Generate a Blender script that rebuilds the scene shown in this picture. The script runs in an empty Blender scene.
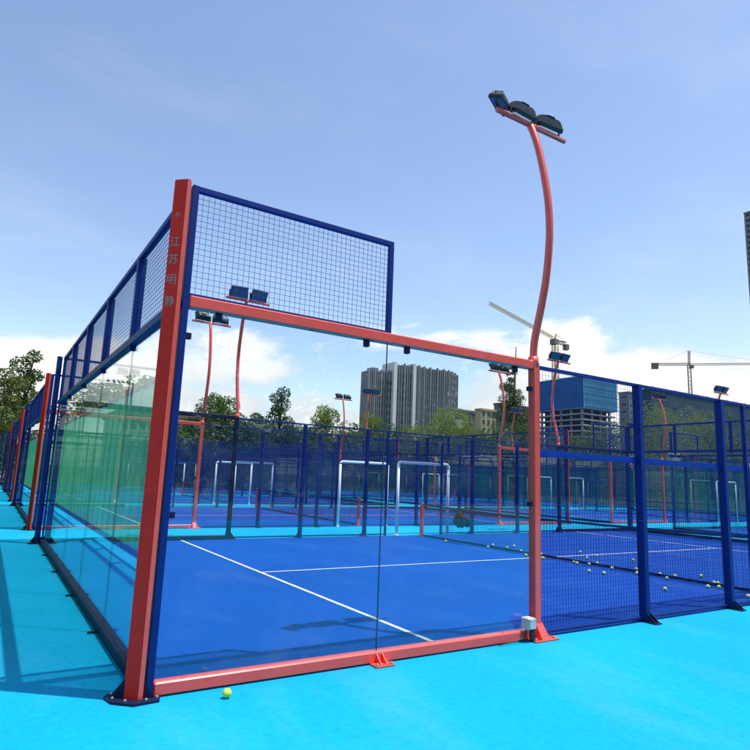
import bpy, math, random
from mathutils import Vector, Matrix
random.seed(11)
C = bpy.context.scene.collection
S = bpy.context.scene

# ------------------------------------------------------------------ camera
CAM = Vector((-1.1924, -4.8785, 1.6474)); YAW, PITCH, ROLL, FPX = -0.5608, 0.1676, 0.0391, 603.5505
fw = Vector((-math.sin(YAW)*math.cos(PITCH), math.cos(YAW)*math.cos(PITCH), math.sin(PITCH)))
rt = Vector((math.cos(YAW), math.sin(YAW), 0)); up = rt.cross(fw)
r2 = math.cos(ROLL)*rt + math.sin(ROLL)*up; u2 = -math.sin(ROLL)*rt + math.cos(ROLL)*up
cam = bpy.data.cameras.new('camera'); co = bpy.data.objects.new('camera', cam); C.objects.link(co)
M = Matrix((r2, u2, -fw)).transposed().to_4x4(); M.translation = CAM
co.matrix_world = M
cam.sensor_width = 36; cam.lens = FPX/750*36; cam.clip_start = .05; cam.clip_end = 6000
S.camera = co

def ray(u, v):
    return r2*((u-375)/FPX) - u2*((v-375)/FPX) + fw
def at(u, v, y):                      # survey: the point seen at (u, v) standing on the plane y
    d = ray(u, v); return CAM + d*((y-CAM.y)/d.y)
def gnd(u, v, z=0.):
    d = ray(u, v); return CAM + d*((z-CAM.z)/d.z)
def px(P):
    d = Vector(P)-CAM; z = d.dot(fw)
    if z < .1: return (-9999, -9999)
    return (375+FPX*d.dot(r2)/z, 375-FPX*d.dot(u2)/z)
def seen(pts, m=150):
    q = [px(p) for p in pts]; q = [a for a in q if a[0] > -9000]
    if not q: return False
    return max(a[0] for a in q) > -m and min(a[0] for a in q) < 750+m

# ------------------------------------------------------------------ materials
def nodes(m):
    m.use_nodes = True; n = m.node_tree.nodes; l = m.node_tree.links
    n.clear(); return n, l
def mat(name, col, rough=.5, metal=0., spec=.5, var=.12, vscale=3., bump=0., bscale=60., coat=0., coords='Object'):
    m = bpy.data.materials.new(name); n, l = nodes(m)
    o = n.new('ShaderNodeOutputMaterial'); b = n.new('ShaderNodeBsdfPrincipled'); l.new(b.outputs[0], o.inputs[0])
    b.inputs['Roughness'].default_value = rough; b.inputs['Metallic'].default_value = metal
    b.inputs['Specular IOR Level'].default_value = spec; b.inputs['Coat Weight'].default_value = coat
    tc = n.new('ShaderNodeTexCoord'); nz = n.new('ShaderNodeTexNoise')
    nz.inputs['Scale'].default_value = vscale; nz.inputs['Detail'].default_value = 6; nz.inputs['Roughness'].default_value = .6
    l.new(tc.outputs[coords], nz.inputs['Vector'])
    mr = n.new('ShaderNodeMapRange'); mr.inputs['From Min'].default_value = .3; mr.inputs['From Max'].default_value = .7
    mr.inputs['To Min'].default_value = 1-var; mr.inputs['To Max'].default_value = 1+var
    l.new(nz.outputs['Fac'], mr.inputs['Value'])
    vm = n.new('ShaderNodeVectorMath'); vm.operation = 'SCALE'; vm.inputs[0].default_value = col[:3]
    l.new(mr.outputs[0], vm.inputs['Scale']); l.new(vm.outputs[0], b.inputs['Base Color'])
    if bump:
        n2 = n.new('ShaderNodeTexNoise'); n2.inputs['Scale'].default_value = bscale; n2.inputs['Detail'].default_value = 4
        l.new(tc.outputs[coords], n2.inputs['Vector'])
        bp = n.new('ShaderNodeBump'); bp.inputs['Strength'].default_value = bump; bp.inputs['Distance'].default_value = .01
        l.new(n2.outputs['Fac'], bp.inputs['Height']); l.new(bp.outputs[0], b.inputs['Normal'])
    return m

def court_mat(name, col, dust, damt, rough=.75):
    """acrylic sports coating: base colour, broad mottling, fine grain, thin pale dust and scuffs"""
    m = bpy.data.materials.new(name); n, l = nodes(m)
    o = n.new('ShaderNodeOutputMaterial'); b = n.new('ShaderNodeBsdfPrincipled'); l.new(b.outputs[0], o.inputs[0])
    b.inputs['Roughness'].default_value = rough; b.inputs['Specular IOR Level'].default_value = .10
    tc = n.new('ShaderNodeTexCoord')
    def noise(sc, det=5, ro=.6, stretch=None):
        z = n.new('ShaderNodeTexNoise'); z.inputs['Scale'].default_value = sc; z.inputs['Detail'].default_value = det; z.inputs['Roughness'].default_value = ro
        if stretch:
            mp = n.new('ShaderNodeMapping'); mp.inputs['Scale'].default_value = stretch; l.new(tc.outputs['Object'], mp.inputs[0]); l.new(mp.outputs[0], z.inputs['Vector'])
        else: l.new(tc.outputs['Object'], z.inputs['Vector'])
        return z
    def rng(src, a, bb, c, d):
        r = n.new('ShaderNodeMapRange'); r.inputs['From Min'].default_value = a; r.inputs['From Max'].default_value = bb
        r.inputs['To Min'].default_value = c; r.inputs['To Max'].default_value = d; l.new(src, r.inputs['Value']); return r.outputs[0]
    big = noise(.35, 4); grain = noise(220, 3, .7); mid = noise(16, 6, .7); smear = noise(.9, 7, .65, (1, .35, 1)); spk = noise(26, 2, .5)
    vm = n.new('ShaderNodeVectorMath'); vm.operation = 'SCALE'; vm.inputs[0].default_value = col
    mm = n.new('ShaderNodeMath'); mm.operation = 'MULTIPLY'
    l.new(rng(big.outputs['Fac'], .3, .7, .9, 1.1), mm.inputs[0]); l.new(rng(grain.outputs['Fac'], .3, .7, .9, 1.1), mm.inputs[1])
    m2 = n.new('ShaderNodeMath'); m2.operation = 'MULTIPLY'; l.new(mm.outputs[0], m2.inputs[0]); l.new(rng(mid.outputs['Fac'], .3, .7, .88, 1.12), m2.inputs[1]); l.new(m2.outputs[0], vm.inputs['Scale'])
    mx = n.new('ShaderNodeMix'); mx.data_type = 'RGBA'; mx.inputs['B'].default_value = (*dust, 1)
    ad = n.new('ShaderNodeMath'); ad.operation = 'ADD'
    l.new(rng(smear.outputs['Fac'], .52, .85, 0, damt), ad.inputs[0]); l.new(rng(spk.outputs['Fac'], .72, .78, 0, damt*.8), ad.inputs[1])
    l.new(ad.outputs[0], mx.inputs['Factor']); l.new(vm.outputs[0], mx.inputs['A']); l.new(mx.outputs['Result'], b.inputs['Base Color'])
    bp = n.new('ShaderNodeBump'); bp.inputs['Strength'].default_value = .25; bp.inputs['Distance'].default_value = .004
    l.new(grain.outputs['Fac'], bp.inputs['Height']); l.new(bp.outputs[0], b.inputs['Normal'])
    return m

def glass_mat(name, tint, ior=1.5):
    m = bpy.data.materials.new(name); n, l = nodes(m)
    o = n.new('ShaderNodeOutputMaterial'); mx = n.new('ShaderNodeMixShader'); l.new(mx.outputs[0], o.inputs[0])
    t = n.new('ShaderNodeBsdfTransparent'); t.inputs[0].default_value = (*tint, 1)
    g = n.new('ShaderNodeBsdfGlossy'); g.inputs['Roughness'].default_value = 0.0; g.inputs['Color'].default_value = (1, 1, 1, 1)
    ge = n.new('ShaderNodeNewGeometry'); mi = n.new('ShaderNodeMix'); mi.inputs['A'].default_value = ior; mi.inputs['B'].default_value = 1/ior
    l.new(ge.outputs['Backfacing'], mi.inputs['Factor'])
    f = n.new('ShaderNodeFresnel'); l.new(mi.outputs['Result'], f.inputs['IOR'])
    l.new(f.outputs[0], mx.inputs[0]); tc = n.new('ShaderNodeTexCoord'); nz = n.new('ShaderNodeTexNoise'); nz.inputs['Scale'].default_value = 1.6; nz.inputs['Detail'].default_value = 8; nz.inputs['Roughness'].default_value = .7
    l.new(tc.outputs['Object'], nz.inputs['Vector']); r = n.new('ShaderNodeMapRange'); r.inputs['From Min'].default_value = .5; r.inputs['From Max'].default_value = .8; r.inputs['To Max'].default_value = .05
    l.new(nz.outputs['Fac'], r.inputs['Value']); df = n.new('ShaderNodeBsdfDiffuse'); df.inputs[0].default_value = (.6,.62,.62,1)
    m3 = n.new('ShaderNodeMixShader'); l.new(r.outputs[0], m3.inputs[0]); l.new(t.outputs[0], m3.inputs[1]); l.new(df.outputs[0], m3.inputs[2])
    l.new(m3.outputs[0], mx.inputs[1]); l.new(g.outputs[0], mx.inputs[2])
    return m

def leaf_mat(name, c1, c2):
    m = bpy.data.materials.new(name); n, l = nodes(m)
    o = n.new('ShaderNodeOutputMaterial'); mx = n.new('ShaderNodeMixShader'); mx.inputs[0].default_value = .3; l.new(mx.outputs[0], o.inputs[0])
    d = n.new('ShaderNodeBsdfPrincipled'); d.inputs['Roughness'].default_value = .55; d.inputs['Specular IOR Level'].default_value = .3
    t = n.new('ShaderNodeBsdfTranslucent')
    tc = n.new('ShaderNodeTexCoord'); nz = n.new('ShaderNodeTexNoise'); nz.inputs['Scale'].default_value = .9; nz.inputs['Detail'].default_value = 5
    l.new(tc.outputs['Object'], nz.inputs['Vector'])
    mr = n.new('ShaderNodeMapRange'); mr.inputs['From Min'].default_value = .35; mr.inputs['From Max'].default_value = .65; l.new(nz.outputs['Fac'], mr.inputs['Value'])
    c = n.new('ShaderNodeMix'); c.data_type = 'RGBA'; c.inputs['A'].default_value = (*c1, 1); c.inputs['B'].default_value = (*c2, 1)
    l.new(mr.outputs[0], c.inputs['Factor']); l.new(c.outputs['Result'], d.inputs['Base Color']); l.new(c.outputs['Result'], t.inputs['Color'])
    l.new(d.outputs[0], mx.inputs[1]); l.new(t.outputs[0], mx.inputs[2])
    return m

X = dict(
 cyan=court_mat('cyan_court_coating', (.003, .34, .58), (.20, .42, .52), .22),
 blue=court_mat('blue_court_coating', (.003, .052, .32), (.10, .20, .38), .24),
 line=mat('line_paint', (.58, .57, .51), .7, var=.3, vscale=14),
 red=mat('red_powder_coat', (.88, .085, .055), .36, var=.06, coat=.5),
 redpost=mat('red_post_shaded', (.90, .026, .014), .6, spec=.2, var=.10, vscale=5),  # deeper than the rail red: shade of the slanted post face put into colour
 navy=mat('navy_powder_coat', (.002, .022, .155), .5, spec=.2, var=.08),
 dark=mat('dark_navy_steel', (.006, .013, .045), .6, spec=.2, var=.15),
 wire=mat('blue_wire', (.003, .035, .17), .5, spec=.2, var=.05),
 railblue=mat('rail_blue', (.005, .06, .36), .5, spec=.2),
 wire2=mat('steel_blue_wire', (.035, .06, .20), .5, var=.05),
 white=mat('white_tube_paint', (.86, .86, .85), .7, spec=.2, var=.05),
 black=mat('black_housing', (.012, .016, .018), .5, var=.1),
 lens=mat('floodlight_glass', (.05, .11, .17), .12, spec=.8, var=.05),
 steel=mat('steel_bolt', (.45, .46, .48), .4, metal=.8),
 box=mat('grey_plastic', (.50, .52, .50), .55, var=.05),
 gold=mat('faded_lettering', (.46, .26, .20), .6, var=.15, vscale=40),
 net=mat('net_cord', (.01, .014, .03), .8),
 tape=mat('net_tape', (.02, .035, .10), .8),
 ball=mat('tennis_ball_felt', (.62, .78, .06), .95, var=.12, vscale=80, bump=.4, bscale=300),
 ball2=mat('faded_ball_felt', (.72, .80, .30), .95, var=.15, vscale=60, bump=.4, bscale=300),
 bag=mat('black_bag_cloth', (.005, .008, .007), .9, var=.5, vscale=12),
 glass=glass_mat('clear_glass', (.955, .98, .975)),
 endglass=glass_mat('end_wall_glass', (.88, .965, .945), 1.7),
 joint=mat('joint_seal', (.02, .06, .09), .5),
 ground=mat('dry_grass_ground', (.10, .12, .06), .95, var=.4, vscale=.3),
 bark=mat('bark', (.10, .075, .05), .9, var=.3, vscale=6, bump=.5, bscale=20),
 conc=mat('concrete', (.34, .33, .31), .85, var=.15, vscale=.4),
 concd=mat('dark_interior', (.035, .04, .05), .9),
 twall=mat('tower_grey', (.17, .18, .205), .7, var=.1, vscale=.1),
 tfin=mat('tower_fin', (.23, .24, .26), .7, var=.1, vscale=.15),
 twhite=mat('tower_white', (.62, .62, .62), .7),
 bglass=mat('window_glass', (.03, .045, .065), .35, spec=.3, var=.3, vscale=.5),
 tan=mat('tan_render', (.42, .33, .20), .85, var=.12, vscale=.2),
 greyb=mat('grey_render', (.17, .18, .19), .85, var=.12, vscale=.2),
 pale=mat('pale_render', (.48, .47, .44), .85, var=.1, vscale=.3),
 brown=mat('brown_fascia', (.22, .13, .09), .8, var=.15),
 netting=mat('teal_safety_netting', (.10, .40, .52), .8, var=.18, vscale=.15),
 netting2=mat('deep_blue_netting', (.015, .10, .32), .8, var=.18, vscale=.15),
 dgreen=mat('dark_green_netting', (.018, .06, .062), .9, var=.3, vscale=.15),
 crane=mat('crane_yellow', (.50, .36, .12), .6, var=.15),
 crane2=mat('crane_grey', (.14, .13, .12), .6, var=.15),
 orange=mat('orange_boom', (.62, .20, .04), .5, var=.1),
 hoard=mat('green_hoarding', (.05, .42, .20), .8, var=.15, vscale=.8),
 screen=mat('dark_teal_windscreen', (.014, .065, .13), .9, var=.25, vscale=.6),
 leaf1=leaf_mat('leaf_mid', (.05, .115, .02), (.14, .20, .035)),
 leaf2=leaf_mat('leaf_light', (.12, .20, .03), (.24, .30, .06)),
 leaf3=leaf_mat('leaf_dark', (.032, .078, .025), (.085, .145, .04)),
 leaf4=leaf_mat('leaf_olive', (.08, .12, .025), (.17, .20, .045)),
)

# ------------------------------------------------------------------ mesh builder
class MB:
    def __init__(s): s.v = []; s.f = []; s.sm = []
    def add(s, vs, fs, smooth=False):
        b = len(s.v); s.v += [tuple(v) for v in vs]; s.f += [tuple(b+i for i in f) for f in fs]; s.sm += [smooth]*len(fs); return s
    def box(s, x0, x1, y0, y1, z0, z1):
        vs = [(x, y, z) for z in (z0, z1) for y in (y0, y1) for x in (x0, x1)]
        return s.add(vs, [(0,2,3,1),(4,5,7,6),(0,1,5,4),(2,6,7,3),(0,4,6,2),(1,3,7,5)])
    def bbox(s, x0, x1, y0, y1, z0, z1, b=.006):
        """box whose vertical and horizontal edges are chamfered"""
        pts = []
        for z, k in ((z0, b), (z0+b, 0), (z1-b, 0), (z1, b)):
            a0, a1, c0, c1 = x0+k, x1-k, y0+k, y1-k
            pts += [(a0+b,c0,z),(a1-b,c0,z),(a1,c0+b,z),(a1,c1-b,z),(a1-b,c1,z),(a0+b,c1,z),(a0,c1-b,z),(a0,c0+b,z)]
        fs = [tuple(range(7,-1,-1)), tuple(range(24,32))]
        for r in range(3):
            for i in range(8):
                j = (i+1) % 8; fs.append((r*8+i, r*8+j, r*8+8+j, r*8+8+i))
        return s.add(pts, fs)
    def bar(s, a, b, w, h=None, upv=(0,0,1)):
        a, b = Vector(a), Vector(b); h = h or w; d = (b-a).normalized(); u = Vector(upv)
        if abs(d.dot(u)) > .98: u = Vector((1,0,0))
        x = d.cross(u).normalized(); y = x.cross(d)
        q = [(-1,-1),(1,-1),(1,1),(-1,1)]
        vs = [p + x*(i*w/2) + y*(j*h/2) for p in (a, b) for i, j in q]
        return s.add(vs, [(3,2,1,0),(4,5,6,7),(0,1,5,4),(1,2,6,5),(2,3,7,6),(3,0,4,7)])
    def tube(s, pts, r, n=10, caps=True):
        pts = [Vector(p) for p in pts]; rs = r if isinstance(r, (list, tuple)) else [r]*len(pts)
        vs = []; fs = []; ref = None
        for i, p in enumerate(pts):
            d = (pts[min(i+1, len(pts)-1)] - pts[max(i-1, 0)]).normalized()
            if ref is None: ref = Vector((0,0,1)) if abs(d.z) < .9 else Vector((1,0,0))
            x = d.cross(ref)
            if x.length < 1e-4: x = d.cross(Vector((0,1,0)))
            x.normalize(); y = x.cross(d); ref = y
            vs += [p + (x*math.cos(t) + y*math.sin(t))*rs[i] for t in (2*math.pi*k/n for k in range(n))]
        for i in range(len(pts)-1):
            for k in range(n): fs.append((i*n+k, i*n+(k+1) % n, i*n+n+(k+1) % n, i*n+n+k))
        s.add(vs, fs, True)
        if caps:
            b = len(s.v)-len(vs); s.f += [tuple(b+k for k in range(n-1,-1,-1)), tuple(b+len(vs)-n+k for k in range(n))]; s.sm += [False]*2
        return s
    def prism(s, poly, z0, z1):
        n = len(poly); vs = [(x, y, z0) for x, y in poly] + [(x, y, z1) for x, y in poly]
        return s.add(vs, [tuple(range(n-1,-1,-1)), tuple(range(n, 2*n))] + [(i, (i+1) % n, n+(i+1) % n, n+i) for i in range(n)])
    def sphere(s, c, r, n=14, m=9):
        vs = [Vector(c)+Vector((0,0,r))]; fs = []
        for i in range(1, m):
            t = math.pi*i/m
            vs += [Vector(c)+Vector((math.sin(t)*math.cos(2*math.pi*k/n), math.sin(t)*math.sin(2*math.pi*k/n), math.cos(t)))*r for k in range(n)]
        vs.append(Vector(c)-Vector((0,0,r))); L = len(vs)-1
        for k in range(n):
            fs.append((0, 1+k, 1+(k+1) % n)); fs.append((L, L-n+(k+1) % n, L-n+k))
            for i in range(m-2): fs.append((1+i*n+k, 1+i*n+n+k, 1+i*n+n+(k+1) % n, 1+i*n+(k+1) % n))
        return s.add(vs, fs, True)
    def grid_xz(s, x0, x1, z0, z1, y, p=.05, t=.006):
        """welded wire mesh in a plane of constant y: uprights in front, cross wires behind"""
        nx = max(1, round((x1-x0)/p)); nz = max(1, round((z1-z0)/p)); h = t/2
        for i in range(nx+1):
            x = x0+(x1-x0)*i/nx; s.box(x-h, x+h, y-t-.0003, y-.0003, z0, z1)
        for j in range(nz+1):
            z = z0+(z1-z0)*j/nz; s.box(x0, x1, y+.0003, y+t+.0003, z-h, z+h)
        return s
    def mesh(s, name):
        m = bpy.data.meshes.new(name); m.from_pydata(s.v, [], s.f); m.polygons.foreach_set('use_smooth', s.sm); m.update(); return m
    def obj(s, name, m, parent=None, loc=None):
        o = bpy.data.objects.new(name, s.mesh(name)); C.objects.link(o); o.data.materials.append(X[m] if isinstance(m, str) else m)
        if parent: o.parent = parent
        if loc is not None: o.location = loc
        return o
def swapxy(mb):
    mb.v = [(y, x, z) for x, y, z in mb.v]; mb.f = [f[::-1] for f in mb.f]; return mb
def thing(name, label, cat, loc=(0,0,0), rz=0, group=None):
    o = bpy.data.objects.new(name, None); C.objects.link(o); o.empty_display_size = .2
    o.location = loc; o.rotation_euler = (0,0,rz); return tag(o, label, cat, group)
def tag(o, label, cat, group=None):
    o['label'] = label; o['category'] = cat
    if group: o['group'] = group
    return o
def structure(o, kind='structure'): o['kind'] = kind; return o
def copy_tree(o, parent=None):
    c = o.copy(); C.objects.link(c)
    if parent: c.parent = parent
    for ch in list(o.children): copy_tree(ch, c)
    return c
class Kind:
    """first use moves the prototype itself; later uses copy it with its parts"""
    def __init__(s, root): s.root = root; s.used = False
    def put(s, loc, scale=(1,1,1), rz=0, label='', group=None):
        o = copy_tree(s.root) if s.used else s.root; s.used = True
        o.location = loc; o.scale = scale; o.rotation_euler = (0,0,rz); o['label'] = label
        if group: o['group'] = group
        return o

# ------------------------------------------------------------------ ground and courts
g = MB().add([(-2500,-2500,-.012),(2500,-2500,-.012),(2500,2500,-.012),(-2500,2500,-.012)], [(0,1,2,3)]).obj('ground','ground'); structure(g)
def sheet(x0,x1,y0,y1,z): return MB().add([(x0,y0,z),(x1,y0,z),(x1,y1,z),(x0,y1,z)], [(0,1,2,3)])
structure(sheet(-9,47,-16,52.5,-.004).obj('court_surround','cyan'))
ROWS = 4; PY = 13.0; PXC = 23.0
XS0, XS1, XNET = 2.9, 16.9, 9.80
for c in range(2):
    for k in range(ROWS):
        x, y = c*PXC, k*PY
        structure(sheet(0,20,0,10,0).obj('court_floor','blue',loc=(x,y,0)))
        m = MB()
        for (a,b,cc,d) in ((XS0-.03,XS0+.03,.06,9.94),(XS1-.03,XS1+.03,.06,9.94),(XS0+.03,XS1-.03,4.97,5.03)):
            m.add([(a,cc,.004),(b,cc,.004),(b,d,.004),(a,d,.004)], [(0,1,2,3)])
        structure(m.obj('court_lines','line',loc=(x,y,0)))

# ------------------------------------------------------------------ end wall (runs along +y at x = 0, outside is -x)
def make_end_wall(high=True):
    t = thing('glass_end_wall','x','glass wall')
    b = MB().bbox(-.06,.04,.06,9.94,0,.09); b.obj('bottom_rail','dark',t)
    MB().bbox(-.05,.045,.05,9.95,2.955,3.04).obj('middle_rail','navy',t)
    if high: MB().bbox(-.03,.03,.05,9.95,3.95,4.01).obj('top_rail','navy',t)
    for i in range(1,5):
        if high: MB().bbox(-.045,.045,2*i-.045,2*i+.045,3.04,3.95).obj('post','navy',t)
        MB().bbox(-.04,.04,2*i-.025,2*i+.025,2.90,2.955).obj('clamp','navy',t)
        MB().bbox(-.14,-.06,2*i-.012,2*i+.012,0,.02,.003).obj('anchor_tab','dark',t)
        MB().box(-.005,.005,2*i-.0035,2*i+.0035,.09,2.90).obj('pane_joint','joint',t)
    for i in range(5):
        y0 = .06 if i == 0 else 2*i+.0035; y1 = 9.94 if i == 4 else 2*i+2-.0035
        MB().box(-.006,.006,y0,y1,.09,2.955).obj('glass_pane','endglass',t)
        if high: swapxy(MB().grid_xz(2*i+.05,2*i+1.95,3.06,3.95,0,.05,.0032)).obj('mesh_panel','wire',t)
    return t
# ------------------------------------------------------------------ side wall (runs along +x at y = 0, outside is -y)
def side_glass(t, mirror, red):
    def BX(x0,x1,*r):
        if mirror: x0, x1 = 20-x1, 20-x0
        return MB().bbox(x0,x1,*r)
    def bx(x0,x1,*r):
        if mirror: x0, x1 = 20-x1, 20-x0
        return MB().box(x0,x1,*r)
    BX(-.02,.035,-.05,.05,0,4.0,.004).obj('end_post','navy',t)
    BX(.035,4.0,-.055,.045,2.95,3.05,.01).obj('top_rail',red,t)
    BX(.035,4.0,-.055,.045,.005,.10,.01).obj('bottom_rail',red,t)
    for a, b in ((.035,1.996),(2.004,4.0)):
        bx(a,b,-.006,.006,.10,2.95).obj('glass_pane','glass',t)
    bx(1.996,2.004,-.005,.005,.10,2.95).obj('pane_joint','joint',t)
    for cx in (.3,1.76,2.24,3.75):
        BX(cx-.025,cx+.025,-.025,.025,2.885,2.95,.004).obj('clamp','dark',t)
    for cx, zz in ((.06,2.72),(.06,1.3),(3.975,2.72),(3.975,1.42)):
        BX(cx-.025,cx+.025,-.022,.022,zz-.026,zz+.026,.004).obj('clamp','dark',t)
    f = BX(.035,2.03,-.025,.025,3.96,4.01,.005)
    for a in ((1.98,2.03,-.025,.025,3.052,3.96),(.035,1.98,-.02,.02,3.052,3.075)):
        q = BX(*a,.004); f.add(q.v, q.f)
    s = f.obj('screen_frame','navy',t)
    a, b = (20-1.98,20-.035) if mirror else (.035,1.98)
    MB().grid_xz(a,b,3.08,3.96,0,.05,.0029).obj('screen_mesh','wire2',t)
    # foot bracket: plate and two ribs
    fb = BX(1.9,2.1,-.17,-.055,.0,.012,.002)
    for q in (1.97,2.03):
        w = [(q-.005,-.056,.012),(q+.005,-.056,.012),(q+.005,-.15,.012),(q-.005,-.15,.012),(q-.005,-.056,.085),(q+.005,-.056,.085)]
        if mirror: w = [(20-a,b,c) for a,b,c in w]
        fb.add(w, [(0,1,2,3),(0,4,5,1),(1,5,2),(0,3,4),(3,2,5,4)])
    fo = fb.obj('foot_bracket',red,t)
    bo = MB()
    for q in (1.925,2.075):
        qq = 20-q if mirror else q
        bo.tube([(qq,-.145,.011),(qq,-.145,.03)],.014,8)
    bo.obj('anchor_bolt','steel',fo)
def make_side_wall(red, band=False):
    t = thing('court_side_wall','x','court fence')
    side_glass(t, False, red); side_glass(t, True, red)
    posts = (6,8,12,14)
    for x in posts:
        p = MB().bbox(x-.042,x+.042,-.065,.045,.012,3.0,.007)
        po = p.obj('post','navy',t)
        q = MB().bbox(x-.065,x+.065,-.20,.08,0,.012,.002)
        for d in (-.034,.034):
            q.add([(x+d-.005,-.066,.012),(x+d+.005,-.066,.012),(x+d+.005,-.19,.012),(x+d-.005,-.19,.012),(x+d-.005,-.066,.11),(x+d+.005,-.066,.11)],
                  [(0,1,2,3),(0,4,5,1),(1,5,2),(0,3,4),(3,2,5,4)])
        q.obj('foot_bracket','dark',po)
    for x in (8.70,10.74): MB().bbox(x-.03,x+.03,-.03,.03,0,2.97,.005).obj('door_jamb','navy',t)
    edges = [4.175,6,8,12,14,15.825]
    MB().bbox(4.1,15.9,-.022,.022,2.97,3.01,.004).obj('top_rail','navy',t)
    spans = [(4.1,5.957),(6.043,7.957),(8.043,8.67),(10.77,11.957),(12.043,13.957),(14.043,15.9)]
    for a, b in spans:
        MB().grid_xz(a,b,.06,2.96,0,.05,.0029).obj('mesh_panel','wire',t)
        MB().bbox(a,b,-.02,.02,.03,.06,.004).obj('bottom_rail','navy',t)
        if band: MB().bbox(a,b,.008,.03,1.955,2.035,.003).obj('middle_rail','railblue',t)
        else: MB().bbox(a,b,.010,.026,1.98,2.005,.003).obj('middle_rail','navy',t)
    MB().grid_xz(8.73,10.71,2.2,2.96,0,.05,.0029).obj('mesh_panel','wire',t)
    MB().bbox(8.73,10.71,-.02,.02,2.15,2.19,.004).obj('door_header','navy',t)
    return t
# ------------------------------------------------------------------ corner post
def make_corner_post(text, paint='redpost'):
    t = thing('corner_post','x','post')
    A,B,Cc,D,E_ = (-.205,.035),(-.078,-.092),(-.04,-.092),(-.04,.03),(-.115,.1)
    k = .006
    poly = [(-.160,.000),(-.156,-.014),(-.085,-.085),(-.074,-.092),(-.056,-.092),(-.049,-.085),(-.049,.0),(-.115,.07),(-.14,.07)]
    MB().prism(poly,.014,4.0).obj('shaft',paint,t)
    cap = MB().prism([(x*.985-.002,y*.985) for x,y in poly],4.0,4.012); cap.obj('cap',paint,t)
    if paint == 'redpost': MB().prism([(-.079,-.0935),(-.048,-.0935),(-.0475,-.085),(-.0475,-.078),(-.046,-.078),(-.046,-.095),(-.079,-.095)],.016,3.998).obj('sunlit_strip','red',t)  # strip in the lighter rail red imitates sunlight on the post's front edge
    pl = MB().prism([(-.28,.08),(-.25,-.05),(-.12,-.165),(.06,-.15),(.085,-.07),(.0,.08),(-.10,.14),(-.24,.13)],0,.014)
    for (a,b) in (((-.158,.002),(-.245,.035)),((-.049,-.06),(.035,-.085)),((-.115,.07),(-.155,.115))):
        a3, b3 = Vector((*a,.014)), Vector((*b,.014)); d = (b3-a3).normalized().cross(Vector((0,0,1)))*.006
        h = Vector((0,0,.13))
        pl.add([a3-d,a3+d,b3+d,b3-d,a3-d+h,a3+d+h,b3+d+h*.1,b3-d+h*.1],[(0,3,2,1),(4,5,6,7),(0,1,5,4),(1,2,6,5),(2,3,7,6),(3,0,4,7)])
    po = pl.obj('base_plate','dark',t)
    for bx,by in ((-.235,-.005),(-.165,-.095),(-.03,-.135),(.05,-.11),(-.225,.09)):
        MB().tube([(bx,by,.013),(bx,by,.032)],.010,6).obj('anchor_bolt','steel',po)
    if text:
        nrm = Vector((-1,-1,0)).normalized(); xd = Vector((1,-1,0)).normalized()
        cen = Vector((-.1205,-.0495,0)) + nrm*.0012
        for ch, zc, sz in (('®',3.70,.055),('江',3.47,.088),('苏',3.32,.088),('明',3.15,.088),('静',2.97,.088)):
            cu = bpy.data.curves.new('glyph','FONT'); cu.body = ch; cu.size = sz*1.05; cu.align_x = 'CENTER'; cu.align_y = 'CENTER'; cu.extrude = .0008; cu.resolution_u = 3
            ob = bpy.data.objects.new('glyph', cu); C.objects.link(ob)
            bpy.context.view_layer.update()
            me = bpy.data.meshes.new_from_object(ob.evaluated_get(bpy.context.evaluated_depsgraph_get()))
            xs = [v.co.x for v in me.vertices] or [0]; ys = [v.co.y for v in me.vertices] or [0]
            ox, oy = (min(xs)+max(xs))/2, (min(ys)+max(ys))/2
            vs = [cen + xd*(v.co.x-ox) + Vector((0,0,zc+v.co.y-oy)) + nrm*(v.co.z+.0008) for v in me.vertices]
            MB().add(vs, [tuple(p.vertices) for p in me.polygons]).obj('letter','gold',t)
            bpy.data.objects.remove(ob); bpy.data.curves.remove(cu); bpy.data.meshes.remove(me)
    return t
# ------------------------------------------------------------------ light pole (outside is -y, court is +y)
def floodlight(parent, loc, yaw, pitch, size=1.):
    R = Matrix.Rotation(yaw,4,'Z') @ Matrix.Rotation(pitch,4,'X'); T = Matrix.Translation(loc) @ R
    def xf(mb): mb.v = [tuple(T @ Vector(v)) for v in mb.v]; return mb
    w, h, d = .20*size, .13*size, .07*size          # half sizes; light shines along local +y
    hb = MB()
    back = [(-w*.72,-d,-h*.6),(w*.72,-d,-h*.6),(w*.72,-d,h*.6),(-w*.72,-d,h*.6)]
    mid = [(-w,d*.3,-h),(w,d*.3,-h),(w,d*.3,h),(-w,d*.3,h)]
    fr = [(-w,d,-h),(w,d,-h),(w,d,h),(-w,d,h)]
    hb.add(back+mid+fr,[(3,2,1,0),(0,1,5,4),(1,2,6,5),(2,3,7,6),(3,0,4,7),(4,5,9,8),(5,6,10,9),(6,7,11,10),(7,4,8,11),(8,9,10,11)])
    for i in range(-3,4): hb.box(i*w*.2-.004,i*w*.2+.004,-d*1.2,-d*.8,-h*.5,h*.5)
    hb.box(w*-.3,w*.3,-d*1.45,-d*1.21,-h*.3,h*.25)
    ho = xf(hb).obj('floodlight','black',parent)
    xf(MB().box(-w*.9,w*.9,d*1.01,d*1.05,-h*.88,h*.88)).obj('lens','lens',ho)
    br = MB(); zl = 6.12-loc[2]
    for q in (-1,1): br.bar((q*w*1.06,0,.02),(q*w*1.06,0,zl),.035,.008,(0,1,0))
    br.bar((-w*1.08,0,zl),(w*1.08,0,zl),.035,.008)
    T2 = Matrix.Translation(loc) @ Matrix.Rotation(yaw,4,'Z'); br.v = [tuple(T2 @ Vector(v)) for v in br.v]
    br.obj('yoke','black',ho)
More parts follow.
